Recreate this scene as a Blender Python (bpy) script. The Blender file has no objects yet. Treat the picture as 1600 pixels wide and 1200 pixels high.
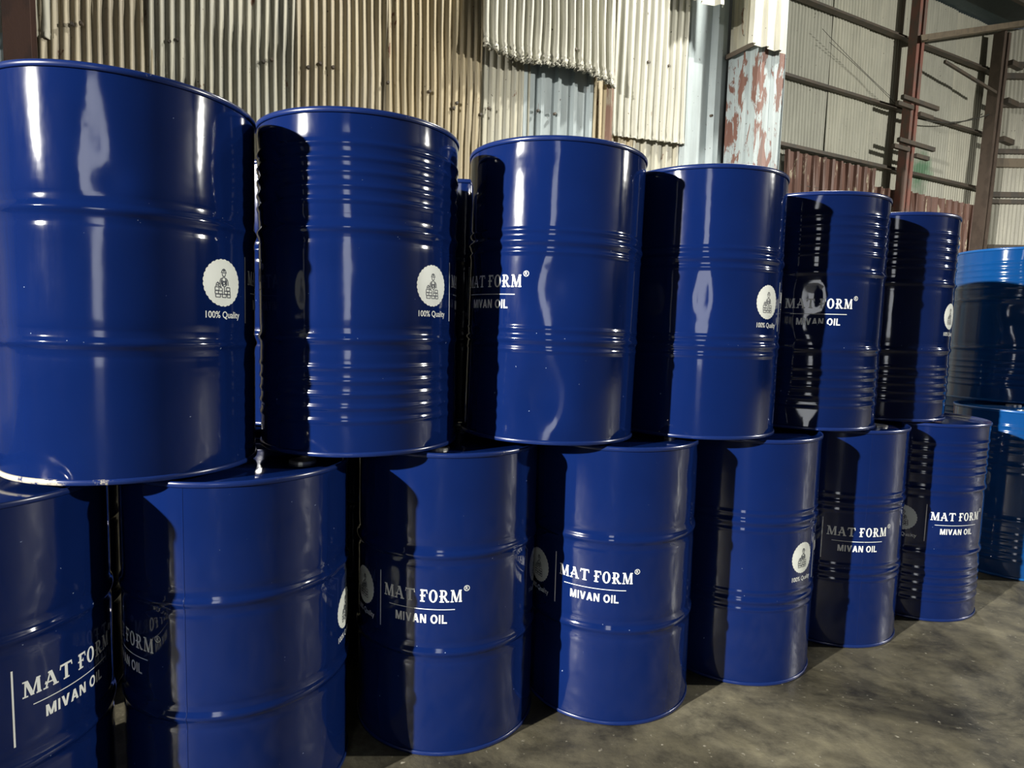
import bpy, math, random
import numpy as np
from mathutils import Vector, Matrix

random.seed(7)
scene = bpy.context.scene
col = scene.collection
R_ = math.radians

# ---------------------------------------------------------------- camera
FPX, PITCH, ROLL, CAMH = 979.57, R_(5.040), R_(1.481), 1.2385
_fw = Vector((0, math.cos(PITCH), -math.sin(PITCH)))
_up = Vector((0, math.sin(PITCH), math.cos(PITCH)))
_ri = Vector((1, 0, 0))
RIGHT = math.cos(ROLL) * _ri + math.sin(ROLL) * _up
UP = -math.sin(ROLL) * _ri + math.cos(ROLL) * _up
CAM = Vector((0, 0, CAMH))
cd = bpy.data.cameras.new('camera')
cd.sensor_width = 36
cd.lens = 36 * FPX / 1600
cam = bpy.data.objects.new('camera', cd)
col.objects.link(cam)
m = Matrix((RIGHT, UP, -_fw)).transposed().to_4x4()
m.translation = CAM
cam.matrix_world = m
scene.camera = cam

# ---------------------------------------------------------------- shed frame: s along the wall, n towards the wall
AZ = R_(62.8)
SW = Vector((math.sin(AZ), math.cos(AZ), 0))
NW = Vector((-math.cos(AZ), math.sin(AZ), 0))
def P(s, n, z): return SW * s + NW * n + Vector((0, 0, z))
def pix(x, y): return _fw + RIGHT * ((x - 800) / FPX) + UP * ((600 - y) / FPX)
def on_n(x, y, n):
    """pixel -> (s, z) on the wall plane at distance n"""
    d = pix(x, y); t = n / d.dot(NW)
    q = CAM + d * t
    return q.dot(SW), q.z

# ---------------------------------------------------------------- view, world, lamps
vs = scene.view_settings
vs.view_transform = 'Standard'; vs.look = 'None'; vs.gamma = 1.0; vs.use_curve_mapping = False
vs.exposure = 0.0
world = bpy.data.worlds.new('World'); scene.world = world
world.use_nodes = True
world.node_tree.nodes['Background'].inputs[0].default_value = (.93, .96, 1, 1)
world.node_tree.nodes['Background'].inputs[1].default_value = 5.0

MAIN_POS = Vector((0.0, 2.1, 1.2)) + Vector((math.sin(R_(-131)), math.cos(R_(-131)), 0)) * 13.0 + Vector((0, 0, 3.35))
MAIN_AIM = Vector((.6, 2.6, 1.9))
MAIN_W = 25000
WALL_POS = P(5.7, 3.5, 7.1)
WALL_AIM = P(2.8, 5.6, 3.6)
WALL_W = 290
RIGHT_POS = P(13.6, -4.4, 5.3)
RIGHT_AIM = P(3.5, 2.6, 1.8)
RIGHT_W = 1650
def area(name, pos, aim, sx, sy, power, color, spread=180):
    l = bpy.data.lights.new(name, 'AREA'); l.shape = 'RECTANGLE'; l.size = sx; l.size_y = sy
    l.energy = power; l.color = color; l.spread = R_(spread)
    o = bpy.data.objects.new(name, l); col.objects.link(o)
    o.location = pos
    o.rotation_euler = (aim - pos).to_track_quat('-Z', 'Y').to_euler()
    return o
def spot(name, pos, aim, power, color, size, blend, radius):
    l = bpy.data.lights.new(name, 'SPOT'); l.energy = power; l.color = color
    l.spot_size = R_(size); l.spot_blend = blend; l.shadow_soft_size = radius
    o = bpy.data.objects.new(name, l); col.objects.link(o); o.location = pos
    o.rotation_euler = (aim - pos).to_track_quat('-Z', 'Y').to_euler()
    return o
main_l = spot('flood_light_beam', MAIN_POS, MAIN_AIM, MAIN_W, (1, .96, .88), 32, .85, .12)
wall_l = area('wall_light_beam', WALL_POS, WALL_AIM, .35, .25, WALL_W, (1, .97, .88), 160)
right_l = area('aisle_light_beam', RIGHT_POS, RIGHT_AIM, .32, .24, RIGHT_W, (1, .97, .88), 170)

# ---------------------------------------------------------------- materials
def new_mat(name):
    mt = bpy.data.materials.new(name); mt.use_nodes = True
    nt = mt.node_tree; b = nt.nodes['Principled BSDF']
    return mt, nt, b
def N(nt, t, **kw):
    n = nt.nodes.new(t)
    for k, v in kw.items():
        if k in n.inputs.keys(): n.inputs[k].default_value = v
        else: setattr(n, k, v)
    return n
def ramp(nt, src, stops, interp='LINEAR'):
    r = nt.nodes.new('ShaderNodeValToRGB'); r.color_ramp.interpolation = interp
    e = r.color_ramp.elements
    while len(e) < len(stops): e.new(.5)
    for q, (p, c) in zip(e, stops):
        q.position = p; q.color = tuple(c) + (1,) if len(c) == 3 else c
    nt.links.new(src, r.inputs[0]); return r
def noise(nt, vec, scale, detail=3, rough=.55, dist=0):
    n = N(nt, 'ShaderNodeTexNoise'); n.inputs['Scale'].default_value = scale
    n.inputs['Detail'].default_value = detail; n.inputs['Roughness'].default_value = rough
    n.inputs['Distortion'].default_value = dist
    nt.links.new(vec, n.inputs['Vector']); return n
def mapping(nt, scale, loc=(0, 0, 0), kind='Object'):
    tc = N(nt, 'ShaderNodeTexCoord'); mp = N(nt, 'ShaderNodeMapping')
    mp.inputs['Scale'].default_value = scale; mp.inputs['Location'].default_value = loc
    nt.links.new(tc.outputs[kind], mp.inputs['Vector']); return mp.outputs['Vector']
def mix(nt, fac, a, b):
    x = nt.nodes.new('ShaderNodeMix'); x.data_type = 'RGBA'
    for sock, v in ((x.inputs['Factor'], fac), (x.inputs['A'], a), (x.inputs['B'], b)):
        if hasattr(v, 'is_linked'): nt.links.new(v, sock)
        elif isinstance(v, (int, float)): sock.default_value = v
        else: sock.default_value = tuple(v) + (1,)
    return x.outputs['Result']
def bump(nt, b, h, strength, dist=.01):
    bp = N(nt, 'ShaderNodeBump'); bp.inputs['Strength'].default_value = strength
    bp.inputs['Distance'].default_value = dist
    nt.links.new(h, bp.inputs['Height']); nt.links.new(bp.outputs['Normal'], b.inputs['Normal'])

def paint_mat(name, c, rough=.085, speck=.775):
    mt, nt, b = new_mat(name)
    v = mapping(nt, (1, 1, 1))
    big = noise(nt, v, 5, 3)
    c0 = [x * .82 for x in c]; c1 = [min(1, x * 1.15) for x in c]
    base = mix(nt, big.outputs['Fac'], c0, c1)
    sp = noise(nt, v, 95, 2, .5)
    spm = ramp(nt, sp.outputs['Fac'], [(speck, (0, 0, 0)), (speck + .03, (1, 1, 1))])
    base = mix(nt, spm.outputs['Color'], base, (.25, .3, .42))
    nt.links.new(base, b.inputs['Base Color'])
    rr = ramp(nt, noise(nt, mapping(nt, (7, 7, 1.3)), 3, 4).outputs['Fac'], [(.35, (rough * .7,) * 3), (.7, (rough * 1.6,) * 3)])
    nt.links.new(rr.outputs['Color'], b.inputs['Roughness'])
    hn = noise(nt, v, 16, 2, .4)
    bump(nt, b, hn.outputs['Fac'], .05, .01)
    b.inputs['Specular IOR Level'].default_value = .5
    return mt
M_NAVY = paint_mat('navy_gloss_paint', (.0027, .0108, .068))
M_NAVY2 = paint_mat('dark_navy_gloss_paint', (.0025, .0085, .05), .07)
M_SKY = paint_mat('sky_blue_gloss_paint', (.004, .05, .185), .09)

def worn_mat(name, paint, amount, side=0):
    mt, nt, b = new_mat(name)
    v = mapping(nt, (1, 1, 1))
    nz = noise(nt, v, 13, 5, .7)
    src = nz.outputs['Fac']
    if side:                                            # wear sits on one side of the rim
        sx = N(nt, 'ShaderNodeSeparateXYZ'); nt.links.new(v, sx.inputs[0])
        ma = N(nt, 'ShaderNodeMath', operation='MULTIPLY_ADD'); ma.inputs[1].default_value = side
        nt.links.new(sx.outputs['X'], ma.inputs[0]); nt.links.new(src, ma.inputs[2]); src = ma.outputs[0]
    k = ramp(nt, src, [(amount, (1, 1, 1)), (amount + .06, (0, 0, 0))])
    nt.links.new(mix(nt, k.outputs['Color'], paint, (.46, .42, .33)), b.inputs['Base Color'])
    b.inputs['Roughness'].default_value = .25
    return mt
M_RIM = worn_mat('rim_paint_with_chips', (.005, .016, .09), .27)
M_RIMW = worn_mat('rim_paint_worn_to_metal', (.006, .018, .1), .45, 1.0)
M_RIMS = worn_mat('sky_rim_paint', (.006, .08, .28), .28)

def plain(name, c, rough=.6, metal=0):
    mt, nt, b = new_mat(name)
    v = mapping(nt, (1, 1, 1)); nz = noise(nt, v, 9, 4)
    nt.links.new(mix(nt, nz.outputs['Fac'], [x * .8 for x in c], [min(1, x * 1.15) for x in c]), b.inputs['Base Color'])
    b.inputs['Roughness'].default_value = rough; b.inputs['Metallic'].default_value = metal
    return mt
M_WHITE = plain('white_print_ink', (.72, .74, .72), .4)
M_BADGE = plain('pale_badge_ink', (.70, .73, .68), .4)
M_INK = plain('dark_drawing_ink', (.012, .02, .04), .5)
M_CAP = plain('zinc_bung_cap', (.4, .4, .38), .35, .8)
M_HOUSING = plain('grey_lamp_housing', (.1, .1, .1), .5)
M_CABLE = plain('dark_cable', (.05, .05, .045), .7)

def sheet_mat(name, c, c2, rust=.62, rustc=(.16, .07, .035), streak=.5, rough=.55, seed=0, patch=None, rust_scale=1.0, metal=0.0):
    """weathered painted / galvanised sheet: vertical streaks, blotches, rust"""
    mt, nt, b = new_mat(name)
    st = noise(nt, mapping(nt, (9, 9, .55), (seed, seed * 2, 0)), 2.2, 5, .6)
    k = ramp(nt, st.outputs['Fac'], [(.34, (0, 0, 0)), (.66, (1, 1, 1))])
    base = mix(nt, k.outputs['Color'], c, c2)
    bl = noise(nt, mapping(nt, (1, 1, .6), (seed * 3, 0, 1)), 3.1, 5, .62)
    kb = ramp(nt, bl.outputs['Fac'], [(.42, (0, 0, 0)), (.72, (streak,) * 3)])
    base = mix(nt, kb.outputs['Color'], base, [x * .66 for x in c])
    ru = noise(nt, mapping(nt, (1.6 * rust_scale, 1.6 * rust_scale, .5 * rust_scale), (seed, 4, seed)), 4.5, 6, .66, .6)
    kr = ramp(nt, ru.outputs['Fac'], [(rust, (0, 0, 0)), (rust + .035, (1, 1, 1))])
    base = mix(nt, kr.outputs['Color'], base, rustc)
    sp = noise(nt, mapping(nt, (1, 1, .8), (2, seed, 0)), 30, 2, .5)
    ks = ramp(nt, sp.outputs['Fac'], [(.73, (0, 0, 0)), (.76, (1, 1, 1))])
    base = mix(nt, ks.outputs['Color'], base, (.06, .05, .035))
    if patch:
        pc, rad, colr = patch
        tc = N(nt, 'ShaderNodeTexCoord')
        vm = N(nt, 'ShaderNodeVectorMath', operation='DISTANCE'); vm.inputs[1].default_value = pc
        nt.links.new(tc.outputs['Object'], vm.inputs[0])
        ad = N(nt, 'ShaderNodeMath', operation='ADD')
        nn = noise(nt, tc.outputs['Object'], 2.6, 4, .6)
        mu = N(nt, 'ShaderNodeMath', operation='MULTIPLY'); mu.inputs[1].default_value = rad * 1.8
        nt.links.new(nn.outputs['Fac'], mu.inputs[0])
        nt.links.new(vm.outputs['Value'], ad.inputs[0]); nt.links.new(mu.outputs[0], ad.inputs[1])
        kp = ramp(nt, ad.outputs[0], [(0, (.92,) * 3), (1, (0, 0, 0))])
        mr = N(nt, 'ShaderNodeMapRange'); mr.inputs['From Min'].default_value = rad * 1.2; mr.inputs['From Max'].default_value = rad * 1.8
        nt.links.new(ad.outputs[0], mr.inputs['Value']); nt.links.new(mr.outputs[0], kp.inputs[0])
        base = mix(nt, kp.outputs['Color'], base, colr)
    nt.links.new(base, b.inputs['Base Color'])
    b.inputs['Roughness'].default_value = rough
    b.inputs['Metallic'].default_value = metal
    bump(nt, b, bl.outputs['Fac'], .25, .02)
    return mt
RUSTR = (.17, .085, .065)
S_CREAM = sheet_mat('cream_weathered_sheet', (.54, .47, .32), (.36, .315, .235), .635, seed=1)
S_CREAM2 = sheet_mat('grey_cream_weathered_sheet', (.53, .50, .385), (.36, .36, .31), .64, seed=5)
S_YELLOW = sheet_mat('yellowed_cream_sheet', (.50, .41, .25), (.36, .31, .21), .63, seed=9)
S_PALE = sheet_mat('pale_galvanised_sheet', (.58, .57, .48), (.44, .43, .37), .69, seed=3)
S_BLUE = sheet_mat('pale_blue_grey_sheet', (.40, .46, .47), (.34, .40, .42), .66, RUSTR, seed=12)
S_BLUER = sheet_mat('blue_grey_sheet_with_red_rust', (.38, .44, .45), (.32, .37, .38), .52, RUSTR, seed=17)
S_FAR = sheet_mat('far_cream_corrugated_sheet', (.50, .49, .40), (.41, .41, .34), .73, seed=21)
S_FAR2 = sheet_mat('far_grey_corrugated_sheet', (.44, .44, .37), (.36, .36, .30), .72, seed=27)
S_RUST = sheet_mat('red_brown_sheet_with_cream_patches', (.15, .075, .055), (.19, .1, .075), .60, (.52, .46, .34), seed=31, rust_scale=1.0)
S_ROOF = sheet_mat('dark_teal_roof_sheet', (.045, .075, .075), (.035, .055, .06), .75, seed=41)
S_DIM = sheet_mat('dull_brown_sheet', (.13, .13, .13), (.10, .10, .105), .7, seed=45)
def steel_mat(name, c, c2, seed):
    mt, nt, b = new_mat(name)
    nz = noise(nt, mapping(nt, (1, 1, .5), (seed, 0, 0)), 6, 5, .65)
    k = ramp(nt, nz.outputs['Fac'], [(.46, (0, 0, 0)), (.58, (1, 1, 1))])
    nt.links.new(mix(nt, k.outputs['Color'], c, c2), b.inputs['Base Color'])
    b.inputs['Roughness'].default_value = .6
    bump(nt, b, nz.outputs['Fac'], .3, .01)
    return mt
M_BROWN = steel_mat('dark_brown_steel_paint', (.085, .045, .035), (.06, .035, .03), 1)
M_COL = steel_mat('grey_brown_steel_paint', (.125, .092, .072), (.095, .07, .055), 8)
M_REDOX = steel_mat('red_oxide_steel_paint', (.25, .11, .085), (.17, .115, .095), 2)
M_RUSTY = steel_mat('rust_brown_steel', (.17, .09, .06), (.26, .22, .16), 6)
M_GIRT = steel_mat('rusty_grey_brown_steel', (.10, .078, .058), (.075, .066, .055), 3)
M_BEAM = steel_mat('pale_brown_steel', (.2, .16, .11), (.15, .12, .085), 4)

# floor: stained concrete
M_FLOOR, nt, b = new_mat('stained_concrete')
v = mapping(nt, (1, 1, 1))
n1 = noise(nt, v, 1.7, 9, .68, 1.2); n2 = noise(nt, v, 7, 6, .68); n3 = noise(nt, v, 40, 3, .6)
k1 = ramp(nt, n1.outputs['Fac'], [(.34, (.032, .029, .020)), (.47, (.075, .067, .044)), (.56, (.092, .082, .054)), (.70, (.17, .154, .104))])
k2 = ramp(nt, n2.outputs['Fac'], [(.36, (.42, .42, .42)), (.5, (.95, .95, .95)), (.66, (1.3, 1.3, 1.25))])
mm = nt.nodes.new('ShaderNodeMix'); mm.data_type = 'RGBA'; mm.blend_type = 'MULTIPLY'; mm.inputs['Factor'].default_value = 1
nt.links.new(k1.outputs['Color'], mm.inputs['A']); nt.links.new(k2.outputs['Color'], mm.inputs['B'])
k3 = ramp(nt, n3.outputs['Fac'], [(.66, (0, 0, 0)), (.74, (1, 1, 1))])
fc = mix(nt, k3.outputs['Color'], mm.outputs['Result'], (.30, .28, .22))
nt.links.new(fc, b.inputs['Base Color'])
kr = ramp(nt, n1.outputs['Fac'], [(.38, (.42,) * 3), (.6, (.8,) * 3)])
nt.links.new(kr.outputs['Color'], b.inputs['Roughness'])
bump(nt, b, n2.outputs['Fac'], .5, .012)

# ---------------------------------------------------------------- mesh helpers
def mesh_obj(name, verts, faces, mat, parent=None, smooth=False, kind=None):
    me = bpy.data.meshes.new(name)
    me.from_pydata([tuple(v) for v in verts], [], faces)
    if smooth: me.polygons.foreach_set('use_smooth', [True] * len(me.polygons))
    me.update()
    me.materials.append(mat)
    o = bpy.data.objects.new(name, me); col.objects.link(o)
    if parent: o.parent = parent
    if kind: o['kind'] = kind
    return o
def box_vf(c, ax, ay, az):
    """box from centre and three half-axis vectors"""
    vs = [c + ax * i + ay * j + az * k for k in (-1, 1) for j in (-1, 1) for i in (-1, 1)]
    fs = [(0, 2, 3, 1), (4, 5, 7, 6), (0, 1, 5, 4), (2, 6, 7, 3), (0, 4, 6, 2), (1, 3, 7, 5)]
    return vs, fs
def join(parts):
    V, F = [], []
    for v, f in parts:
        k = len(V); V += list(v); F += [tuple(i + k for i in q) for q in f]
    return V, F
def beam_vf(a, b, wdt, hgt, upv=Vector((0, 0, 1))):
    d = (b - a); L = d.length; d.normalize()
    x = d.cross(upv).normalized(); u = x.cross(d).normalized()
    return box_vf((a + b) / 2, x * wdt / 2, d * L / 2, u * hgt / 2)
def angle_vf(a, b, w, t=.008, upv=Vector((0, 0, 1)), side=1):
    """steel angle: two thin legs"""
    d = (b - a).normalized(); x = d.cross(upv).normalized() * side; u = x.cross(d).normalized() * side
    return join([beam_vf(a + u * w / 2, b + u * w / 2, t, w), beam_vf(a + x * w / 2, b + x * w / 2, w, t)])
def tag(o, label, cat, group=None):
    o['label'] = label; o['category'] = cat
    if group: o['group'] = group
    return o
def empty(name, loc, label=None, cat=None, group=None):
    o = bpy.data.objects.new(name, None); col.objects.link(o); o.location = loc; o.empty_display_size = .1
    if label: tag(o, label, cat, group)
    return o

# ---------------------------------------------------------------- the setting
def quad(name, pts, mat, parent=None, kind='structure'):
    return mesh_obj(name, pts, [tuple(range(len(pts)))], mat, parent, kind=kind)
S0, S1, NF, ZC = -15.0, 26.0, -6.0, 7.63
N1, N2 = 5.6, 7.5                                       # main wall and recessed wall
vf = box_vf(P(5.5, 0, -.1), SW * 24, NW * 22, Vector((0, 0, .1)))
floor = mesh_obj('floor', *vf, M_FLOOR, kind='structure')

s_box0, _ = on_n(1133, 200, N1)                          # where the clad box leaves the wall
d_ = pix(1180, 200); t_ = s_box0 / d_.dot(SW); N_BOX = d_.dot(NW) * t_
s_box1, _ = on_n(1224, 150, N_BOX)
s_c, _ = on_n(1546, 225, N2)                             # corner of recessed wall and end wall
CORNER = P(s_c, N2, 0)
ED = Vector((1, -.035, 0)).normalized(); EN = Vector((ED.y, -ED.x, 0))   # end wall direction and inward normal
END2 = CORNER + ED * 9

def slab(name, a, b, z0, z1, th, mat, out):
    """upright slab between plan points a and b, thickness th away from the room"""
    a = Vector((a.x, a.y, 0)); b = Vector((b.x, b.y, 0)); o = out * th
    vs = [Vector((q.x, q.y, z)) for z in (z0, z1) for q in (a, b, b + o, a + o)]
    fs = [(0, 1, 5, 4), (1, 2, 6, 5), (2, 3, 7, 6), (3, 0, 4, 7), (4, 5, 6, 7), (3, 2, 1, 0)]
    return mesh_obj(name, vs, fs, mat, kind='structure')
wall_back = slab('wall_back', P(S0, N1 + .06, 0), P(s_box1 - .03, N1 + .06, 0), 0, 7.8, .08, S_DIM, NW)
wall_recess = slab('wall_recess', P(s_box1 - .03, N2 + .06, 0), P(s_c + .1, N2 + .06, 0), 0, 7.6, .08, S_DIM, NW)
wall_end = slab('wall_end', CORNER - EN * .05 , END2 - EN * .05, 0, 7.62, .08, S_DIM, -EN)
wall_left = slab('wall_left', P(S0, NF, 0), P(S0, N1 + .1, 0), 0, 8.9, .1, S_DIM, -SW)
e_s = END2.dot(SW)
wall_right = slab('wall_right', END2, P(e_s, NF, 0), 0, 8.9, .1, S_DIM, SW)
# front wall behind the camera, with an open doorway
DS0, DS1, DZ = -4.55, -3.3, 4.2
fv = []
fv.append(box_vf(P((S0 + DS0) / 2, NF - .05, 4.9), SW * (DS0 - S0) / 2, NW * .05, Vector((0, 0, 4.9))))
fv.append(box_vf(P((e_s + DS1) / 2, NF - .05, 4.9), SW * (e_s - DS1) / 2, NW * .05, Vector((0, 0, 4.9))))
fv.append(box_vf(P((DS0 + DS1) / 2, NF - .05, (DZ + 9.8) / 2), SW * (DS1 - DS0) / 2, NW * .05, Vector((0, 0, (9.8 - DZ) / 2))))
wall_front = mesh_obj('wall_front', *join(fv), S_DIM, kind='structure')
# roof
def zr(n): return ZC + (N2 - n) * .10
a, b_, c_, d2 = P(S0 - .1, N2 + .1, zr(N2 + .1)), P(e_s + .2, N2 + .1, zr(N2 + .1)), P(e_s + .2, NF - .1, zr(NF - .1)), P(S0 - .1, NF - .1, zr(NF - .1))
T = Vector((0, 0, .05))
ceiling = mesh_obj('ceiling', [a, b_, c_, d2, a + T, b_ + T, c_ + T, d2 + T],
                   [(0, 1, 2, 3), (7, 6, 5, 4), (0, 4, 5, 1), (1, 5, 6, 2), (2, 6, 7, 3), (3, 7, 4, 0)], S_ROOF, kind='structure')
for n in (6.7, 5.3, 3.9):
    mesh_obj('purlin', *beam_vf(P(s_box1 + .1, n, zr(n) - .09), P(e_s - .2, n, zr(n) - .09), .07, .15), M_GIRT, ceiling)

# corrugated sheets ------------------------------------------------------------
def prof_sine(x, pitch, amp): return amp * math.sin(2 * math.pi * x / pitch)
def prof_rib(x, pitch, amp):
    f = (x / pitch) % 1.0
    if f < .10: k = f / .10
    elif f < .28: k = 1
    elif f < .38: k = (.38 - f) / .10
    else: k = 0
    return amp * (2 * k - .6)
def sheet(name, parent, org, du, nrm, width, z0, z1, pitch, amp, mat, kind='sine', rows=6, wob=.004, crumple=0, bottom=None, bulge=0, seed=0, thick=0):
    """one corrugated sheet: org = plan point of its first edge, du along, nrm towards the room"""
    rnd = random.Random(seed)
    ph = [rnd.uniform(0, 6.28) for _ in range(8)]
    if kind == 'sine':
        nx = max(8, int(width / pitch * 8)); xs = [width * i / nx for i in range(nx + 1)]; f = prof_sine
    else:
        xs = [0.0]; i = 0
        while True:
            for q in (0, .10, .28, .38):
                x = (i + q) * pitch
                if 0 < x < width: xs.append(x)
            i += 1
            if i * pitch > width: break
        xs.append(width); f = prof_rib
    if crumple: zs = [z1 + (z0 - z1) * (1 - (1 - k / rows) ** 2.2) for k in range(rows + 1)]
    else: zs = [z1 + (z0 - z1) * k / rows for k in range(rows + 1)]
    V = []
    for j, z in enumerate(zs):
        t = j / rows
        for i, x in enumerate(xs):
            zz = z
            if bottom: zz = z1 + (bottom(x / width) - z1) * ((z - z1) / (z0 - z1))
            h = f(x + wob * math.sin(zz * 2.3 + ph[0]) + .5 * wob * math.sin(zz * 7 + ph[1] + x * 4), pitch, amp)
            h += wob * 1.3 * math.sin(x * 5 + zz * 1.7 + ph[2]) + wob * .6 * math.sin(x * 13 + zz * 4.1 + ph[3])
            h += bulge * math.sin(min(1, t) * 1.57) ** 2
            if crumple:
                k = max(0, 1 - abs(zz - (bottom(x / width) if bottom else z0)) / .16)
                h += k * crumple * (rnd.random() - .35)
                zz += k * crumple * .5 * (rnd.random() - .5)
            q = org + du * x + nrm * h
            V.append((q.x, q.y, zz))
    W = len(xs); F = [(j * W + i, j * W + i + 1, (j + 1) * W + i + 1, (j + 1) * W + i) for j in range(rows) for i in range(W - 1)]
    o = mesh_obj(name, V, F, mat, parent, smooth=(kind == 'sine'))
    if thick:
        so = o.modifiers.new('thickness', 'SOLIDIFY'); so.thickness = thick; so.offset = 0
    return o
OUT = -NW
def wsheet(x0, x1, mat, pitch=.07, amp=.011, n=N1, z0=0.0, z1=7.78, kind='sine', name='corrugated_sheet', parent=None, yref=110, **kw):
    sa = on_n(x0, yref, n)[0]; sb = on_n(x1, yref, n)[0]
    return sheet(name, parent or wall_back, P(sa, n, 0), SW, OUT, sb - sa, z0, z1, pitch, amp, mat, kind, **kw)
# plain run out of frame on the left
sl = on_n(-12, 60, N1)[0]
k = 0
s = sl
while s > S0 + .95:
    sheet('corrugated_sheet', wall_back, P(s - .93, N1 + .01 * (k % 2), 0), SW, OUT, .95, 0, 7.78, .076, .009, (S_CREAM, S_CREAM2, S_BLUE)[k % 3], rows=2, seed=k)
    s -= .9; k += 1
def zy(x, y, n): return on_n(x, y, n)[1]
wsheet(-14, 50, S_BLUE, .15, .02, n=N1 + .03, kind='rib', seed=3)
wsheet(-14, 14, S_PALE, .076, .012, n=N1 - .02, z0=zy(5, 53, N1), seed=4)
wsheet(40, 104, S_YELLOW, .066, .012, n=N1 + .03, seed=5)
wsheet(47, 86, S_CREAM2, .076, .012, n=N1 - .01, z0=zy(65, 60, N1), seed=6, crumple=.02, rows=24)
wsheet(62, 240, S_CREAM, .067, .0165, n=N1, seed=7, wob=.011, rows=16)
wsheet(232, 464, S_CREAM2, .067, .0165, n=N1 - .012, seed=8, wob=.011, rows=16)
wsheet(460, 612, S_CREAM, .068, .0165, n=N1, seed=9, wob=.009, rows=16)
wsheet(604, 752, S_YELLOW, .069, .0165, n=N1 - .012, seed=10, wob=.011, rows=16)
wsheet(742, 828, S_CREAM2, .08, .013, n=N1, seed=11)
wsheet(815, 938, S_BLUE, .19, .024, n=N1 + .01, kind='rib', seed=12)
wsheet(926, 1000, S_YELLOW, .16, .02, n=N1, kind='rib', seed=13)
wsheet(990, 1080, S_CREAM2, .15, .02, n=N1 + .01, kind='rib', seed=14)
wsheet(958, 1076, S_PALE, .094, .019, n=N1 - .06, z0=zy(1000, 218, N1 - .06), seed=15, rows=20, crumple=.02, thick=.002, bottom=lambda f: zy(959 + f * 110, 212 + 14 * f, N1 - .06))
wsheet(1066, 1136, S_BLUE, .42, .035, n=N1 - .01, kind='rib', seed=16)
NH = N1 - .13
hang = wsheet(751, 958, S_PALE, .092, .024, n=NH, z0=2.5, z1=7.7, seed=18, rows=60, crumple=.06, thick=.002, wob=.008, bulge=.05,
              bottom=lambda f: zy(752 + f * 205, 76 + 60 * f + 6 * math.sin(f * 7), NH))
# clad box standing out of the wall
sheet('box_side_sheet', wall_back, P(s_box0, N1, 0), -NW, -SW, N1 - N_BOX, 0, zy(1160, 75, N_BOX + .2), .23, .02, S_BLUER, 'rib', seed=20)
sheet('box_face_sheet', wall_back, P(s_box0, N_BOX, 0), SW, OUT, s_box1 - s_box0, 0, zy(1200, 60, N_BOX), .21, .02, S_BLUER, 'rib', seed=21)
sheet('box_return_sheet', wall_back, P(s_box1, N_BOX, 0), NW, SW, N2 - N_BOX, 0, 7.7, .2, .02, S_BLUE, 'rib', seed=22)
sheet('box_side_sheet', wall_back, P(s_box0 + .02, N1, 0), -NW, -SW, N1 - N_BOX - .02, zy(1155, 70, N_BOX + .2), 7.7, .2, .02, S_CREAM2, 'rib', seed=24)
nf = N_BOX - .09
sheet('box_flap_sheet', wall_back, P(on_n(1172, 40, nf)[0], nf, 0), SW, OUT, on_n(1232, 40, nf)[0] - on_n(1172, 40, nf)[0], zy(1200, 76, nf), 7.7, .2, .025, S_PALE, 'rib', rows=12, seed=23, thick=.002,
      bottom=lambda f: zy(1172 + 60 * f, 68 + 17 * f, nf))
nf2 = N1 - .3
sheet('box_flap_sheet', wall_back, P(on_n(1084, 5, nf2)[0], nf2, 0), SW, OUT, .42, zy(1110, 10, nf2), 7.7, .3, .03, S_PALE, 'rib', rows=10, seed=25, thick=.002,
      bottom=lambda f: zy(1084 + 62 * f, 1 + 15 * f ** .8, nf2))
q0 = P(s_box0 - .06, N1 - .01, zy(1133, 91, N1)); q1 = P(s_box0 - .06, N_BOX - .06, zy(1179, 66, N_BOX))
mesh_obj('edge_strip', *beam_vf(q0, q1, .02, .05), M_GIRT, wall_back)
# wind-bent rusty upright beside the hanging sheet
q0 = P(on_n(957, 115, NH)[0], NH + .02, zy(957, 105, NH)); q1 = P(on_n(952, 200, NH)[0], NH + .05, 1.5)
mesh_obj('rusty_angle', *angle_vf(q0, q1, .05, upv=NW), M_RUSTY, wall_back)

# roofing nails with rusty washers
for x, y in ((126, 35), (112, 36), (278, 61), (265, 64), (425, 92), (412, 95), (501, 98), (482, 104), (521, 104), (607, 128), (672, 142), (710, 168), (715, 160), (752, 178), (765, 168),
             (872, 96), (901, 76), (842, 172), (868, 177), (925, 101), (1014, 96), (1046, 102), (1113, 180), (1116, 238)):
    nn = N1 - .075 if 930 < x < 1075 else (N1 - .2 if y < 100 and x > 800 else N1 - .045)
    s_, z_ = on_n(x, y, nn); c_ = P(s_, nn, z_)
    V = [c_ + SW * (.016 * math.cos(k * math.pi / 4)) + Vector((0, 0, .016 * math.sin(k * math.pi / 4))) + NW * .03 for k in range(8)]
    V += [c_ + SW * (.012 * math.cos(k * math.pi / 4)) + Vector((0, 0, .012 * math.sin(k * math.pi / 4))) for k in range(8)]
    mesh_obj('roofing_nail', V, [tuple(range(8, 16))] + [(k, (k + 1) % 8, 8 + (k + 1) % 8, 8 + k) for k in range(8)], M_GIRT, wall_back)

# brown steel post on the main wall
pc = on_n(31, 45, N1 - .2)[0]
post = empty('steel_post', P(pc, N1 - .2, 0), 'dark brown I-section steel post standing against the cream corrugated wall', 'post')
def local(parent_loc, vf): return [v - parent_loc for v in vf[0]], vf[1]
pl = P(pc, N1 - .2, 0)
for nm, off in (('front_flange', -.09), ('rear_flange', .09)):
    mesh_obj(nm, *local(pl, box_vf(P(pc, N1 - .2 + off, 3.88), SW * .075, NW * .006, Vector((0, 0, 3.88)))), M_BROWN, post)
mesh_obj('web', *local(pl, box_vf(P(pc, N1 - .2, 3.88), SW * .006, NW * .085, Vector((0, 0, 3.88)))), M_BROWN, post)

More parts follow.
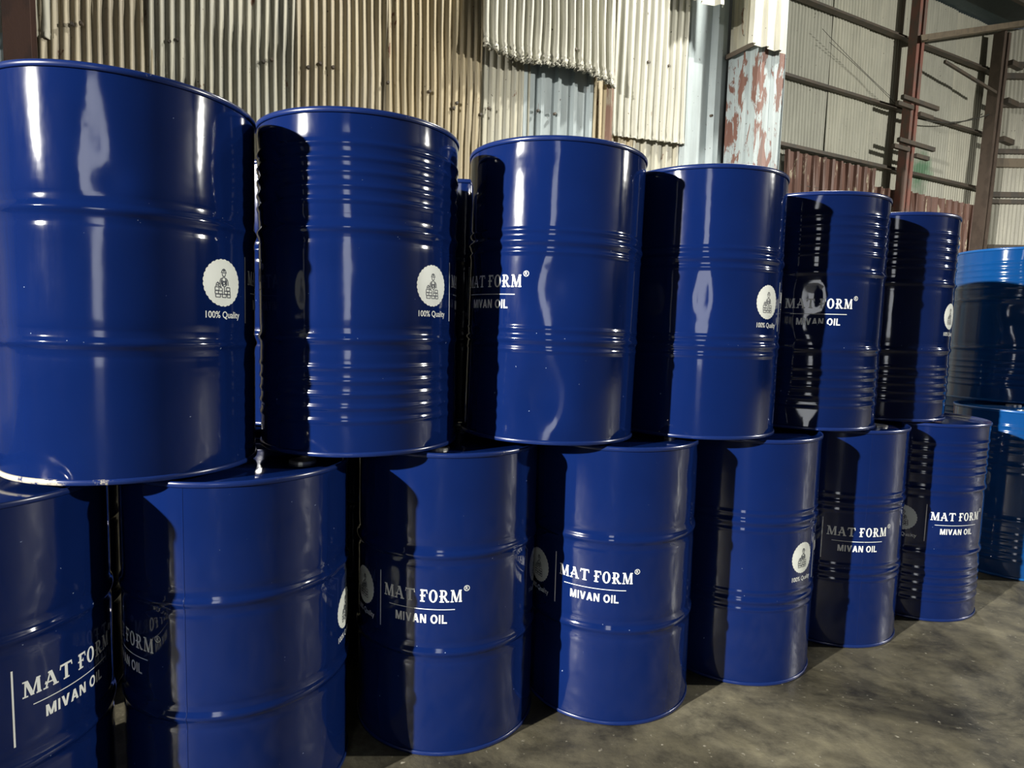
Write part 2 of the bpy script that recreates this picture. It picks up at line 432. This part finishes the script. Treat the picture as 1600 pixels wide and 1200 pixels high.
# recessed wall: fine corrugated sheets, girts, columns
xs = [(1214, 1300, S_FAR2), (1294, 1352, S_FAR), (1345, 1424, S_FAR), (1416, 1486, S_FAR2), (1478, 1552, S_FAR)]
gs, gz = on_n(1437, 268, N2)
gp = P(gs, N2, gz)
S_GREEN = sheet_mat('far_grey_sheet_with_green_paint', (.44, .44, .37), (.36, .36, .30), .72, seed=29, patch=(tuple(gp), .45, (.06, .20, .09)))
xs[3] = (1416, 1486, S_GREEN)
for i, (x0, x1, mt) in enumerate(xs):
    wsheet(x0, x1, mt, .078, .010, n=N2 - .015 * (i % 2), parent=wall_recess, z1=7.6, yref=150, rows=5, seed=50 + i, wob=.005)
GI = N2 - .06
glines = [((1260, 0), (1563, 127)), ((1227, 110), (1548, 225)), ((1218, 222), (1537, 305)), ((1237, 282), (1530, 349))]
girt_z = []
for i, (p0, p1) in enumerate(glines):
    z = (zy(*p0, GI) + zy(*p1, GI)) / 2; girt_z.append(z)
    mesh_obj('girt', *angle_vf(P(s_box1 + .05, GI, z), P(s_c - .1, GI, z), .085 if i else .11, .012), M_GIRT, wall_recess)
# rusty brown sheets leaning low against the recessed wall
NR = N2 - .16
for i, (x0, x1, yt) in enumerate([(1226, 1366, 235), (1362, 1414, 292), (1410, 1528, 300)]):
    wsheet(x0, x1, S_RUST, .22, .03, n=NR - .01 * i, z1=zy(x0 + 8, yt, NR), kind='rib', parent=wall_recess, name='rusty_sheet', yref=260, seed=60 + i, rows=8, wob=.008, thick=.003)

def column(name, s, n, w, d, mat, label, ztop, lean=0):
    base = P(s, n, 0)
    o = empty(name, base, label, 'column'); o.rotation_euler = Matrix.Rotation(R_(lean), 3, NW).to_euler()
    for sg, nm in ((-1, 'left_leg'), (1, 'right_leg')):
        mesh_obj('column_leg', *local(base, box_vf(P(s + sg * w * .32, n, ztop / 2), SW * w * .18, NW * d / 2, Vector((0, 0, ztop / 2)))), mat, o)
    mesh_obj('column_web', *local(base, box_vf(P(s, n + .02, ztop / 2), SW * w * .2, NW * d * .2, Vector((0, 0, ztop / 2)))), mat, o)
    return o, base
sr = on_n(1418, 150, N2 - .3)[0]
red_col, rb = column('red_column', sr, N2 - .3, .22, .16, M_REDOX, 'red oxide built-up steel column with short cross bars on the recessed wall', 7.5, 1.2)
for yb in (161, 226):
    zb = zy(1418 if yb < 200 else 1408, yb, N2 - .4)
    for dz, w0, w1, dn in ((.06, -.45, .62, 0), (-.06, -.55, -.1, .02), (-.12, .1, .5, .02)):
        mesh_obj('cross_bar', *local(rb, beam_vf(P(sr + w0, N2 - .42 + dn, zb + dz), P(sr + w1, N2 - .42 + dn, zb + dz), .06, .07)), M_GIRT, red_col)
brown_col, bb = column('brown_column', s_c - .85, N2 - .32, .24, .2, M_COL, 'brown steel column at the corner where the recessed wall meets the end wall', 7.3, 2.6)
for y in (87, 213, 150):
    z = zy(1552, y, N2 - .45)
    mesh_obj('cleat', *local(bb, box_vf(P(s_c - .55, N2 - .46, z), SW * .2, NW * .05, Vector((0, 0, .05)))), M_GIRT, brown_col)

# end wall sheets and girts
def on_end(x, y, off=0.0):
    d = pix(x, y); o = CORNER + EN * off
    t = (o - CAM).dot(EN) / d.dot(EN); return CAM + d * t
for i in range(9):
    sheet('corrugated_sheet', wall_end, CORNER + ED * (i * .97) + EN * (.012 * (i % 2)), ED, EN, 1.0, 0, 7.62 + .048 * i, .08, .011, (S_PALE, S_FAR)[i % 2], rows=4, seed=70 + i)
for y, w, mt in ((104, .09, M_GIRT), (123, .11, M_GIRT), (167, .08, M_GIRT), (240, .09, M_GIRT), (261, .17, M_BEAM), (308, .1, M_GIRT), (318, .08, M_GIRT), (389, .08, M_GIRT)):
    z = on_end(1590, y, .06).z
    a_ = CORNER + EN * .07 + ED * .1 + Vector((0, 0, z)); b2 = CORNER + EN * .07 + ED * 8.8 + Vector((0, 0, z))
    mesh_obj('girt', *angle_vf(a_, b2, w, .012, side=-1), mt, wall_end)

# tie beam, brace and cables
sA, zA = on_n(1440, 66, N2 - .45)
A = P(sA, N2 - .45, zA); B = on_end(1640, 36, .45)
tb = mesh_obj('tie_beam', *local(A, angle_vf(A, B, .12, .014)), M_BEAM); tb.location = A
tag(tb, 'pale brown steel tie beam running from the red column to the end wall', 'beam')
sA, zA = on_n(1476, 96, N2 - .5); sB, zB = on_n(1556, 145, N2 - .5)
A = P(sA, N2 - .5, zA); B = P(sB, N2 - .5, zB)
br = mesh_obj('diagonal_brace', *local(A, beam_vf(A, B, .04, .05)), M_GIRT); br.location = A
tag(br, 'thin steel brace sloping down from the upper girt to the brown corner column', 'brace')
def cable(pts, r, label):
    V, F = [], []
    base = pts[0].copy()
    for i, p in enumerate(pts):
        d = (pts[min(i + 1, len(pts) - 1)] - pts[max(i - 1, 0)]).normalized()
        x = d.cross(Vector((0, 0, 1))).normalized(); u = x.cross(d)
        for k in range(6):
            t = k * math.pi / 3; V.append(p + x * r * math.cos(t) + u * r * math.sin(t) - base)
    for i in range(len(pts) - 1):
        for k in range(6): F.append((i * 6 + k, i * 6 + (k + 1) % 6, i * 6 + 6 + (k + 1) % 6, i * 6 + 6 + k))
    o = mesh_obj('hanging_cable', V, F, M_CABLE, smooth=True); o.location = base
    return tag(o, label, 'cable')
def cab(pp, n, sag):
    out = []
    (xa, ya), (xb, yb) = pp
    for i in range(17):
        f = i / 16; x = xa + (xb - xa) * f; y = ya + (yb - ya) * f + sag * 4 * f * (1 - f)
        s_, z_ = on_n(x, y, n); out.append(P(s_, n, z_))
    return out
cable(cab(((1425, 182), (1560, 172)), N2 - .3, 14), .012, 'slack dark cable sagging between the red column and the brown corner column')
cable(cab(((1285, 45), (1404, 162)), N2 - .2, 3), .004, 'thin taut wire slanting down the recessed wall to the red column')
cable(cab(((1296, 66), (1402, 166)), N2 - .2, -3), .004, 'second thin wire just below the taut slanting wire on the recessed wall')

# lamp housings (behind and above the camera's view)
def flood(name, l, pos, aim, w, h, label):
    d = (aim - pos).normalized(); x = d.cross(Vector((0, 0, 1))).normalized(); u = x.cross(d)
    o = empty(name, pos, label, 'lamp')
    parts = [box_vf(-d * .09, x * w / 2, u * h / 2, d * .05)]
    mesh_obj('housing', *join(parts), M_HOUSING, o)
    fr = []
    for sg in (-1, 1):
        fr.append(box_vf(x * sg * (w / 2 + .012) - d * .03, x * .012, u * (h / 2 + .024), d * .06))
        fr.append(box_vf(u * sg * (h / 2 + .012) - d * .03, x * (w / 2), u * .012, d * .06))
    mesh_obj('frame', *join(fr), M_HOUSING, o)
    mesh_obj('bracket', *join([beam_vf(-d * .12, -d * .12 + Vector((0, 0, max(.4, zr(pos.dot(NW)) - pos.z - .12))), .05, .03, upv=NW)]), M_HOUSING, o)
    return o
flood('flood_lamp', main_l, MAIN_POS, MAIN_AIM, .34, .26, 'grey flood lamp hung from the roof far down the aisle')
flood('flood_lamp', wall_l, WALL_POS, WALL_AIM, .37, .27, 'grey flood lamp hung from the roof above the upper row of drums')
flood('flood_lamp', right_l, RIGHT_POS, RIGHT_AIM, .34, .26, 'grey flood lamp hung from the roof on the open side of the aisle')

# ---------------------------------------------------------------- drums
RB, RC = .284, .2885
def bumpf(z, c, w, h):
    t = abs(z - c) / w
    return h * .5 * (1 + math.cos(math.pi * t)) if t < 1 else 0.0
HOOP1, HOOP2 = .592, .308
RIB_T = [.800, .765, .730, .695, .660]
RIB_B = [.235, .200, .165, .130, .095]
def make_profile(style, H):
    k = H / .885
    def r(z):
        z = z / k
        v = RB
        for h in (HOOP1, HOOP2):
            v += bumpf(z, h, .017, .0050)
            if style == 'triple':
                v += bumpf(z, h + .031, .011, .0022) + bumpf(z, h - .031, .011, .0022)
            else:
                v -= bumpf(z, h + .028, .014, .0010) + bumpf(z, h - .028, .014, .0010)
        if style == 'ribbed':
            for q in RIB_T + RIB_B: v += bumpf(z, q, .0125, .0028)
        return v
    zs = set()
    z = .012
    while z < H - .012:
        zs.add(round(z, 4)); z += .022
    zs.add(round(H - .012, 4))
    feats = [(HOOP1, .045 if style == 'triple' else .04), (HOOP2, .045 if style == 'triple' else .04)]
    if style == 'ribbed': feats += [(q, .013) for q in RIB_T + RIB_B]
    for c, w in feats:
        q = -w
        while q <= w:
            zs.add(round((c + q) * k, 4)); q += .0032
    return r, sorted(x for x in zs if .011 < x < H - .011)
SEG = 112
def lathe(pts, seg=SEG, disp=None, closed=False):
    V, F = [], []
    n = len(pts)
    for r, z in pts:
        for i in range(seg):
            a = 2 * math.pi * i / seg
            rr = r + (disp(a, z) if disp else 0)
            V.append((rr * math.sin(a), -rr * math.cos(a), z))
    for j in range(n - 1 if not closed else n):
        j2 = (j + 1) % n
        for i in range(seg):
            i2 = (i + 1) % seg
            F.append((j * seg + i, j * seg + i2, j2 * seg + i2, j2 * seg + i))
    return V, F
def rim_pts(z0, z1):
    """rolled seam: closed ring section"""
    zc = (z0 + z1) / 2; hh = (z1 - z0) / 2; rc = RC - .0035
    return [(rc + .0035 * math.cos(t), zc + hh * math.sin(t)) for t in [2 * math.pi * k / 8 for k in range(8)]]
_lid_cache = {}
def lid_vf(z):
    pts = [(.0005, z - .011), (.12, z - .012), (.235, z - .012), (.250, z - .016), (.268, z - .016), (.276, z - .012), (.283, z - .002)]
    return lathe(pts)
def cap_vf(cx, cy, z, r):
    V, F = [], []
    ring = [(r, z), (r, z + .007), (r * .8, z + .009), (r * .74, z + .005), (.0003, z + .005)]
    v, f = lathe(ring, 20)
    return [(x + cx, y + cy, zz) for x, y, zz in v], f

# ---- label artwork in flat (u, v) metres, u from the divider line
def split_grid(polys, step):
    for axis in (0, 1):
        out = []
        for p in polys:
            lo = min(q[axis] for q in p); hi = max(q[axis] for q in p)
            k0 = math.floor(lo / step); k1 = math.ceil(hi / step)
            rest = p
            for k in range(k0 + 1, k1):
                c = k * step
                A_, B_ = [], []
                for i, q in enumerate(rest):
                    q2 = rest[(i + 1) % len(rest)]
                    s1 = q[axis] - c; s2 = q2[axis] - c
                    if s1 <= 0: A_.append(q)
                    if s1 >= 0: B_.append(q)
                    if s1 * s2 < 0:
                        t = s1 / (s1 - s2); ip = tuple(q[j] + (q2[j] - q[j]) * t for j in (0, 1))
                        A_.append(ip); B_.append(ip)
                if len(A_) > 2: out.append(A_)
                rest = B_
                if len(rest) < 3: break
            if len(rest) > 2: out.append(rest)
        polys = out
    return polys
def bar(x0, y0, x1, y1, w):
    dx, dy = x1 - x0, y1 - y0; L = math.hypot(dx, dy); nx, ny = -dy / L * w / 2, dx / L * w / 2
    return [(x0 - nx, y0 - ny), (x1 - nx, y1 - ny), (x1 + nx, y1 + ny), (x0 + nx, y0 + ny)]
def diag(x0, y0, x1, y1, w):
    """slanted stem with level ends"""
    return [(x0 - w / 2, y0), (x0 + w / 2, y0), (x1 + w / 2, y1), (x1 - w / 2, y1)]
def ring(cx, cy, rx, ry, ix, iy, a0=0, a1=2 * math.pi, n=24):
    o = []
    for k in range(n):
        t0 = a0 + (a1 - a0) * k / n; t1 = a0 + (a1 - a0) * (k + 1) / n
        o.append([(cx + ix * math.cos(t0), cy + iy * math.sin(t0)), (cx + rx * math.cos(t0), cy + ry * math.sin(t0)),
                  (cx + rx * math.cos(t1), cy + ry * math.sin(t1)), (cx + ix * math.cos(t1), cy + iy * math.sin(t1))])
    return o
def ser(x0, x1, y, h=.09):
    xm = (x0 + x1) / 2; d = .05 if y < .5 else -.05
    y0, y1 = (y, y + h) if y < .5 else (y - h, y)
    return [[(x0, y0), (x1, y0), (x1, y1), (x0, y1)]]
def gl_M(): return [diag(.13, 0, .17, 1, .10), diag(.2, 1, .56, .02, .22), diag(.56, .02, .86, 1, .10), diag(.95, 0, .91, 1, .20)] + ser(-.02, .30, 0) + ser(.0, .24, 1) + ser(.78, 1.1, 0) + ser(.80, 1.06, 1), 1.08
def gl_A(): return [diag(.13, 0, .46, 1, .10), diag(.80, 0, .46, 1, .22), bar(.08, .34, .78, .34, .09), bar(.30, .93, .46, .93, .10), bar(.11, .28, .16, .46, .07)] + ser(-.03, .28, 0) + ser(.60, .98, 0), .95
def gl_T(): return [diag(.46, 0, .46, 1, .22), bar(.02, .93, .90, .93, .13), diag(.02, .70, .06, .93, .08), diag(.90, .70, .86, .93, .08)] + ser(.24, .68, 0), .92
def gl_F(): return [diag(.25, 0, .25, 1, .21), bar(.06, .93, .74, .93, .13), diag(.74, .68, .70, .93, .08), bar(.02, .50, .52, .50, .10), bar(.52, .40, .52, .62, .06)] + ser(.04, .50, 0), .76
def gl_O(): return ring(.42, .5, .42, .52, .20, .42), .84
def gl_R(): return [diag(.25, 0, .25, 1, .21), bar(.06, .95, .45, .95, .09), bar(.02, .49, .45, .49, .09)] + ring(.43, .72, .33, .275, .13, .185, -math.pi / 2, math.pi / 2, 12) + [diag(.80, .0, .46, .48, .22), bar(.78, .05, .98, .07, .10)] + ser(.04, .48, 0), .96
def word_mat_form():
    out = []
    for glyphs, u0, u1 in (((gl_M, gl_A, gl_T), .017, .119), ((gl_F, gl_O, gl_R, gl_M), .134, .254)):
        ws = [g()[1] for g in glyphs]; tot = sum(ws) + .15 * (len(ws) - 1)
        k = (u1 - u0) / tot; x = u0
        for g in glyphs:
            ps, w = g()
            for p in ps: out.append([(x + a * k, .4585 + b * .036) for a, b in p])
            x += (w + .15) * k
    return out
def word_mivan():
    w = .175
    g = {'M': ([diag(.10, 0, .10, 1, w), diag(.14, 1, .43, 0, .20), diag(.72, 1, .43, 0, .20), diag(.76, 0, .76, 1, w)], .86),
         'I': ([diag(.10, 0, .10, 1, w)], .2),
         'V': ([diag(.36, 0, .10, 1, .21), diag(.36, 0, .62, 1, .21)], .72),
         'A': ([diag(.10, 0, .37, 1, .21), diag(.64, 0, .37, 1, .21), bar(.2, .30, .54, .30, .16)], .74),
         'N': ([diag(.10, 0, .10, 1, w), diag(.12, 1, .60, 0, .22), diag(.62, 0, .62, 1, w)], .72),
         'O': (ring(.40, .5, .40, .52, .20, .34), .80),
         'L': ([diag(.10, 0, .10, 1, w), bar(.1, .085, .58, .085, .17)], .58)}
    seq = 'MIVAN OIL'; gap = .13
    tot = sum(.22 if ch == ' ' else g[ch][1] for ch in seq) + gap * (len(seq) - 1)
    k = .155 / tot; x = .058; out = []
    for ch in seq:
        if ch != ' ':
            for p in g[ch][0]: out.append([(x + a * k, .3965 + b * .0255) for a, b in p])
        x += ((.22 if ch == ' ' else g[ch][1]) + gap) * k
    return out
def text_polys(body, u0, u1, v0, v1, bold=0.0, spacing=1.0):
    cu = bpy.data.curves.new('t', 'FONT'); cu.body = body; cu.size = 1; cu.offset = bold; cu.resolution_u = 3; cu.space_character = spacing
    o = bpy.data.objects.new('t', cu); col.objects.link(o)
    dg = bpy.context.evaluated_depsgraph_get(); oe = o.evaluated_get(dg); me = oe.to_mesh()
    me.calc_loop_triangles()
    vs = [(v.co.x, v.co.y) for v in me.vertices]
    tri = [[vs[i] for i in t.vertices] for t in me.loop_triangles]
    oe.to_mesh_clear(); bpy.data.objects.remove(o); bpy.data.curves.remove(cu)
    xs = [q[0] for t in tri for q in t]; ys = [q[1] for t in tri for q in t]
    kx = (u1 - u0) / (max(xs) - min(xs)); ky = (v1 - v0) / (max(ys) - min(ys))
    x0, y0 = min(xs), min(ys)
    return [[(u0 + (a - x0) * kx, v0 + (b - y0) * ky) for a, b in t] for t in tri]
BC, BZ, BR = -.088, .456, .0555
def badge_polys():
    n = 168; o = []
    rr = lambda t: BR * (1 + .038 * abs(math.sin(14 * t)) ** .7 - .02)
    for k in range(n):
        t0, t1 = 2 * math.pi * k / n, 2 * math.pi * (k + 1) / n
        o.append([(BC, BZ), (BC + rr(t0) * math.cos(t0), BZ + rr(t0) * math.sin(t0)), (BC + rr(t1) * math.cos(t1), BZ + rr(t1) * math.sin(t1))])
    return o
def drawing_polys():
    """bricklayer behind a low brick wall with a trowel, in line"""
    o = []
    w = .052
    def L(*pts):
        for a, b in zip(pts, pts[1:]): o.append(bar(a[0], a[1], b[0], b[1], w))
    def arc(cx, cy, rx, ry, a0, a1, n=9):
        pts = [(cx + rx * math.cos(R_(a0 + (a1 - a0) * k / n)), cy + ry * math.sin(R_(a0 + (a1 - a0) * k / n))) for k in range(n + 1)]
        L(*pts)
    # helmet, face, neck
    arc(.0, .40, .17, .22, 0, 180); L((-.21, .40), (.21, .40)); L((-.04, .62), (-.03, .46)); L((.04, .62), (.03, .46))
    arc(0, .37, .13, .20, 185, 355); L((-.05, .18), (-.05, .10)); L((.05, .18), (.05, .10))
    # shoulders, dungarees, arms
    L((-.05, .10), (-.24, .04), (-.30, -.10), (-.30, -.30)); L((.05, .10), (.24, .04), (.32, -.10), (.34, -.34))
    L((-.14, .07), (-.14, -.10), (.14, -.10), (.14, .07)); L((-.2, -.02), (-.2, -.30)); L((.2, -.02), (.22, -.34))
    arc(.0, -.22, .09, .09, 0, 360); arc(.04, -.32, .12, .10, 150, 400); L((-.14, -.10), (-.12, -.40)); L((.14, -.10), (.14, -.38))
    # trowel and mortar heap
    L((-.44, -.20), (-.30, -.30), (-.20, -.52), (-.40, -.40), (-.44, -.20)); L((-.60, -.42), (-.56, -.26), (-.44, -.16)); L((-.58, -.34), (-.42, -.36))
    # brick courses
    def brick(x0, x1, y0, y1): L((x0, y0), (x1, y0), (x1, y1), (x0, y1), (x0, y0))
    brick(-.66, -.38, -.66, -.46); brick(.20, .48, -.66, -.46)
    brick(-.66, -.42, -.86, -.68); brick(-.42, -.12, -.86, -.68); brick(.02, .28, -.86, -.68); brick(.28, .50, -.86, -.68)
    brick(-.62, -.28, -1.06, -.88); brick(-.14, .16, -1.06, -.88); brick(.26, .52, -1.06, -.88)
    L((-.28, -.88), (-.14, -.88)); L((.16, -.88), (.26, -.88)); L((-.12, -.66), (-.12, -.52)); L((.04, -.66), (.04, -.44))
    k = .040
    return [[(BC + (a + .06) * k, BZ + (b + .2) * k) for a, b in p] for p in o]
ART = [
    ('badge', badge_polys(), .0006, M_BADGE),
    ('divider_line', [bar(0, .361, 0, .527, .0034)], .0006, M_WHITE),
    ('brand_lettering', word_mat_form(), .0006, M_WHITE),
    ('registered_mark', ring(.268, .4975, .0085, .0085, .0068, .0068) + text_polys('R', .2645, .2722, .4925, .5025), .0006, M_WHITE),
    ('underline', [bar(.035, .4375, .235, .4375, .0020)], .0006, M_WHITE),
    ('product_lettering', word_mivan(), .0006, M_WHITE),
    ('quality_lettering', text_polys('100% Quality', -.138, -.030, .367, .3885, .012), .0006, M_WHITE),
]
ART = [(n, split_grid(p, .008), off, mt) for n, p, off, mt in ART]
DRAW = split_grid(drawing_polys(), .012)
def wrap(polys, phi, off, rfun, disp, kz):
    V, F = [], []
    for p in polys:
        k = len(V)
        for u, v in p:
            th = phi + u / RB; z = v * kz
            r = rfun(z) + disp(th, z) + off
            V.append((r * math.sin(th), -r * math.cos(th), z))
        F.append(tuple(range(k, k + len(p))))
    return V, F

def make_disp(seed, dents, H, wave=.0007):
    rnd = random.Random(seed)
    ws = [(rnd.randint(2, 5), rnd.uniform(2, 7), rnd.uniform(0, 6.28), rnd.uniform(.3, 1)) for _ in range(5)]
    ws += [(rnd.randint(6, 11), rnd.uniform(6, 16), rnd.uniform(0, 6.28), rnd.uniform(.05, .2)) for _ in range(4)]
    def d(a, z):
        e = min(1, max(0, (z - .012) / .05), max(0, (H - .012 - z) / .05))
        v = sum(am * math.sin(m_ * a + kz * z + ph) for m_, kz, ph, am in ws) * wave * .35
        for a0, z0, sa, sz, dep in dents:
            da = (a - a0 + math.pi) % (2 * math.pi) - math.pi
            q = (da / sa) ** 2 + ((z - z0) / sz) ** 2
            if q < 9: v -= dep * math.exp(-q)
        return v * e
    return d
NAVY_LABEL = 'navy'
def drum(name, x, y, z, H, style, paint, rimm, label, group, phi=None, tilt=(0, 0), dents=(), seed=0, seam=None, rim_low=None):
    o = empty(name, (x, y, z), label, 'drum', group)
    tx, ty = R_(tilt[0]), R_(tilt[1])
    ax = Vector((math.tan(tx), math.tan(ty), 1)).normalized()
    o.rotation_euler = Vector((0, 0, 1)).rotation_difference(ax).to_euler()
    rfun, zs = make_profile(style, H)
    dd = [(R_(a), zz, R_(sa), sz, dep) for a, zz, sa, sz, dep in dents]
    disp = make_disp(seed, dd, H)
    mesh_obj('body', *lathe([(rfun(q), q) for q in zs], SEG, disp), paint, o, smooth=True)
    mesh_obj('top_rim', *lathe(rim_pts(H - .015, H), SEG, closed=True), rimm, o, smooth=True)
    mesh_obj('bottom_rim', *lathe(rim_pts(0, .014), SEG, closed=True), rim_low or rimm, o, smooth=True)
    lid = mesh_obj('lid', *lid_vf(H), paint, o, smooth=True)
    mesh_obj('bung_cap', *cap_vf(.17 * math.sin(seed * 1.7), .17 * math.cos(seed * 1.7), H - .012, .036), M_CAP, lid)
    mesh_obj('vent_cap', *cap_vf(-.19 * math.sin(seed * 1.7), -.19 * math.cos(seed * 1.7), H - .012, .019), M_CAP, lid)
    mesh_obj('bottom_plate', *lathe([(.0005, .011), (.283, .010)]), paint, o)
    if seam is not None:
        a = R_(seam); V, F = [], []
        zz = [q for q in zs]
        for q in zz:
            for da, h in ((-.006, .0002), (0, .0009), (.006, .0002)):
                r = rfun(q) + disp(a + da, q) + h
                V.append((r * math.sin(a + da), -r * math.cos(a + da), q))
        for j in range(len(zz) - 1):
            for i in (0, 1): F.append((j * 3 + i, j * 3 + i + 1, j * 3 + i + 4, j * 3 + i + 3))
        mesh_obj('weld_seam', V, F, paint, o, smooth=True)
    if phi is not None:
        for p in (R_(phi), R_(phi + 180)):
            for nm, polys, off, mt in ART:
                q = mesh_obj(nm, *wrap(polys, p, off, rfun, disp, H / .885), mt, o)
                if nm == 'badge':
                    q['label'] = 'pale round badge with scalloped edge'
                    mesh_obj('builder_drawing', *wrap(DRAW, p, .0011, rfun, disp, H / .885), M_INK, q)
    return o
def copy_tree(src, parent=None):
    c = src.copy(); col.objects.link(c); c.parent = parent
    for ch in src.children: copy_tree(ch, c)
    return c

GU = 'upper front row of navy drums'; GB = 'lower front row of navy drums'
HB = dict(B1=.872, B2=.872, B3=.890, B4=.890, B5=.883, B6=.881, B7=.879)
# lower row
drum('oil_drum', -1.236, 1.374, 0, HB['B1'], 'plain', M_NAVY, M_RIM, 'navy steel drum on the floor under the worn-rimmed upper drum, wholly in shade', GB, 55.8, seed=11, dents=[(70, .25, 9, .06, .006), (75, .60, 8, .05, .004)])
drum('oil_drum', -.737, 1.686, 0, HB['B2'], 'plain', M_NAVY, M_RIM, 'navy floor drum with lettering split by a shadow edge and a badge wrapping its side', GB, -70.5, seed=12, dents=[(84, .58, 8, .03, .006)], seam=-2)
drum('oil_drum', -.197, 1.998, 0, HB['B3'], 'plain', M_NAVY, M_RIM, 'navy floor drum showing half a badge, divider line and full two-line lettering', GB, -37, seed=13)
drum('oil_drum', .358, 2.161, 0, HB['B4'], 'plain', M_NAVY, M_RIM, 'navy floor drum with shaded badge and lettering, two plain wide hoops, bare concrete beside', GB, -45.1, seed=14, dents=[(55, .78, 6, .02, .003)])
drum('oil_drum', .889, 2.404, 0, HB['B5'], 'triple', M_NAVY, M_RIM, 'navy floor drum with beaded hoops and whole badge turned towards the next drum', GB, 52.0, seed=15, dents=[(80, .5, 8, .05, .004)])
drum('oil_drum', 1.394, 2.695, 0, HB['B6'], 'triple', M_NAVY, M_RIM, 'navy floor drum with beaded hoops and full two-line lettering split by a shadow edge', GB, -29.4, seed=16, seam=2)
drum('oil_drum', 1.918, 2.948, 0, HB['B7'], 'ribbed', M_NAVY, M_RIM, 'ribbed navy floor drum at the end of the row with its lid rim uncovered', GB, -19.6, seed=17)
# upper row
drum('oil_drum', -.971, 1.612, .8735 + .002, .886, 'plain', M_NAVY, M_RIM, 'upper navy drum with bottom rim worn to beige metal and complete round badge', GU, 88.6, (.4, -.11), seed=1, rim_low=M_RIMW,
     dents=[(16, .70, 7, .12, .004), (24, .655, 6, .03, .005), (-34, .43, 9, .16, .006), (-32, .2, 8, .12, .006), (72, .72, 8, .1, .003)])
drum('oil_drum', -.457, 1.898, .893, .886, 'ribbed', M_NAVY, M_RIM, 'upper ribbed navy drum with badge and quality lettering, next to the worn-rimmed drum', GU, 73.3, (-.29, -.39), seed=2, seam=-68,
     dents=[(6, .5, 10, .05, .0015), (14, .12, 10, .05, .002)])
drum('oil_drum', .118, 2.106, .899, .886, 'triple', M_NAVY, M_RIM, 'upper navy drum with beaded hoops, deep dents in its lower belly and two-line lettering', GU, -73.2, (.89, .06), seed=3,
     dents=[(-2, .46, 14, .085, .010), (24, .46, 12, .08, -.003), (-8, .13, 13, .10, .012), (14, .16, 8, .14, -.004), (-20, .85, 10, .03, .004)])
drum('oil_drum', .672, 2.323, .891, .886, 'triple', M_NAVY, M_RIM, 'upper navy drum with beaded hoops, smooth sides and a badge at its turned side', GU, 54.0, seed=4,
     dents=[(-13, .45, 6, .11, .0045), (-13, .40, 2.5, .012, -.003)])
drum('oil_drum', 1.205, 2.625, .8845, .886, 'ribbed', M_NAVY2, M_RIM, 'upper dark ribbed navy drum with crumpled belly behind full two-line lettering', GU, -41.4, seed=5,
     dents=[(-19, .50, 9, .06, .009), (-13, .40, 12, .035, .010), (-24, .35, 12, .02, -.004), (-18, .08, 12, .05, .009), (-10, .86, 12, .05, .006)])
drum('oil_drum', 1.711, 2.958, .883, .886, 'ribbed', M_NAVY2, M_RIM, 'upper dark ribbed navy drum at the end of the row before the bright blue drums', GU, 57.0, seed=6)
# second rank behind, mostly hidden
GV = 'second rank of navy drums behind the front row'
LV = 'navy drum in the second rank, half hidden behind the front row of drums'
LW = 'navy floor drum in the second rank, behind the lower front row'
GWV = 'lower second rank of navy drums'
proto = drum('oil_drum', -.5, 2.53, 0, .885, 'plain', M_NAVY, M_RIM, LW, GWV, seed=31)
for k in (-2, -1, 1, 2, 3, 4):
    c = copy_tree(proto); c.location = (-.5 + .545 * k, 2.53 + .275 * k, 0)
for x, y in ((-.80, 2.40), (-.215, 2.60), (.325, 2.87), (.87, 3.15), (1.40, 3.49)):
    c = copy_tree(proto); c.location = (x, y, .887); c['label'] = LV; c['group'] = GV
# bright blue drums beyond the row
GS = 'bright blue drums beyond the navy row'
b1 = drum('oil_drum', 2.78, 3.43, 0, .885, 'ribbed', M_SKY, M_RIMS, 'bright blue ribbed drum standing on the concrete past the end of the navy row', GS, seed=41, dents=[(-10, .8, 10, .05, .004)])
b2_ = drum('oil_drum', 3.00, 3.84, .887, .886, 'ribbed', M_SKY, M_RIMS, 'bright blue dented drum stacked on top of the other bright blue drums', GS, seed=42,
     dents=[(-26, .52, 14, .06, .016), (-14, .44, 8, .05, .010), (-40, .42, 10, .05, -.005), (-20, .78, 5, .05, .006), (-24, .12, 10, .05, .006)])
c = copy_tree(b1); c.location = (3.25, 4.28, 0); c.rotation_euler = (0, 0, 1.2); c['label'] = 'bright blue floor drum behind, carrying the far side of the dented blue drum'
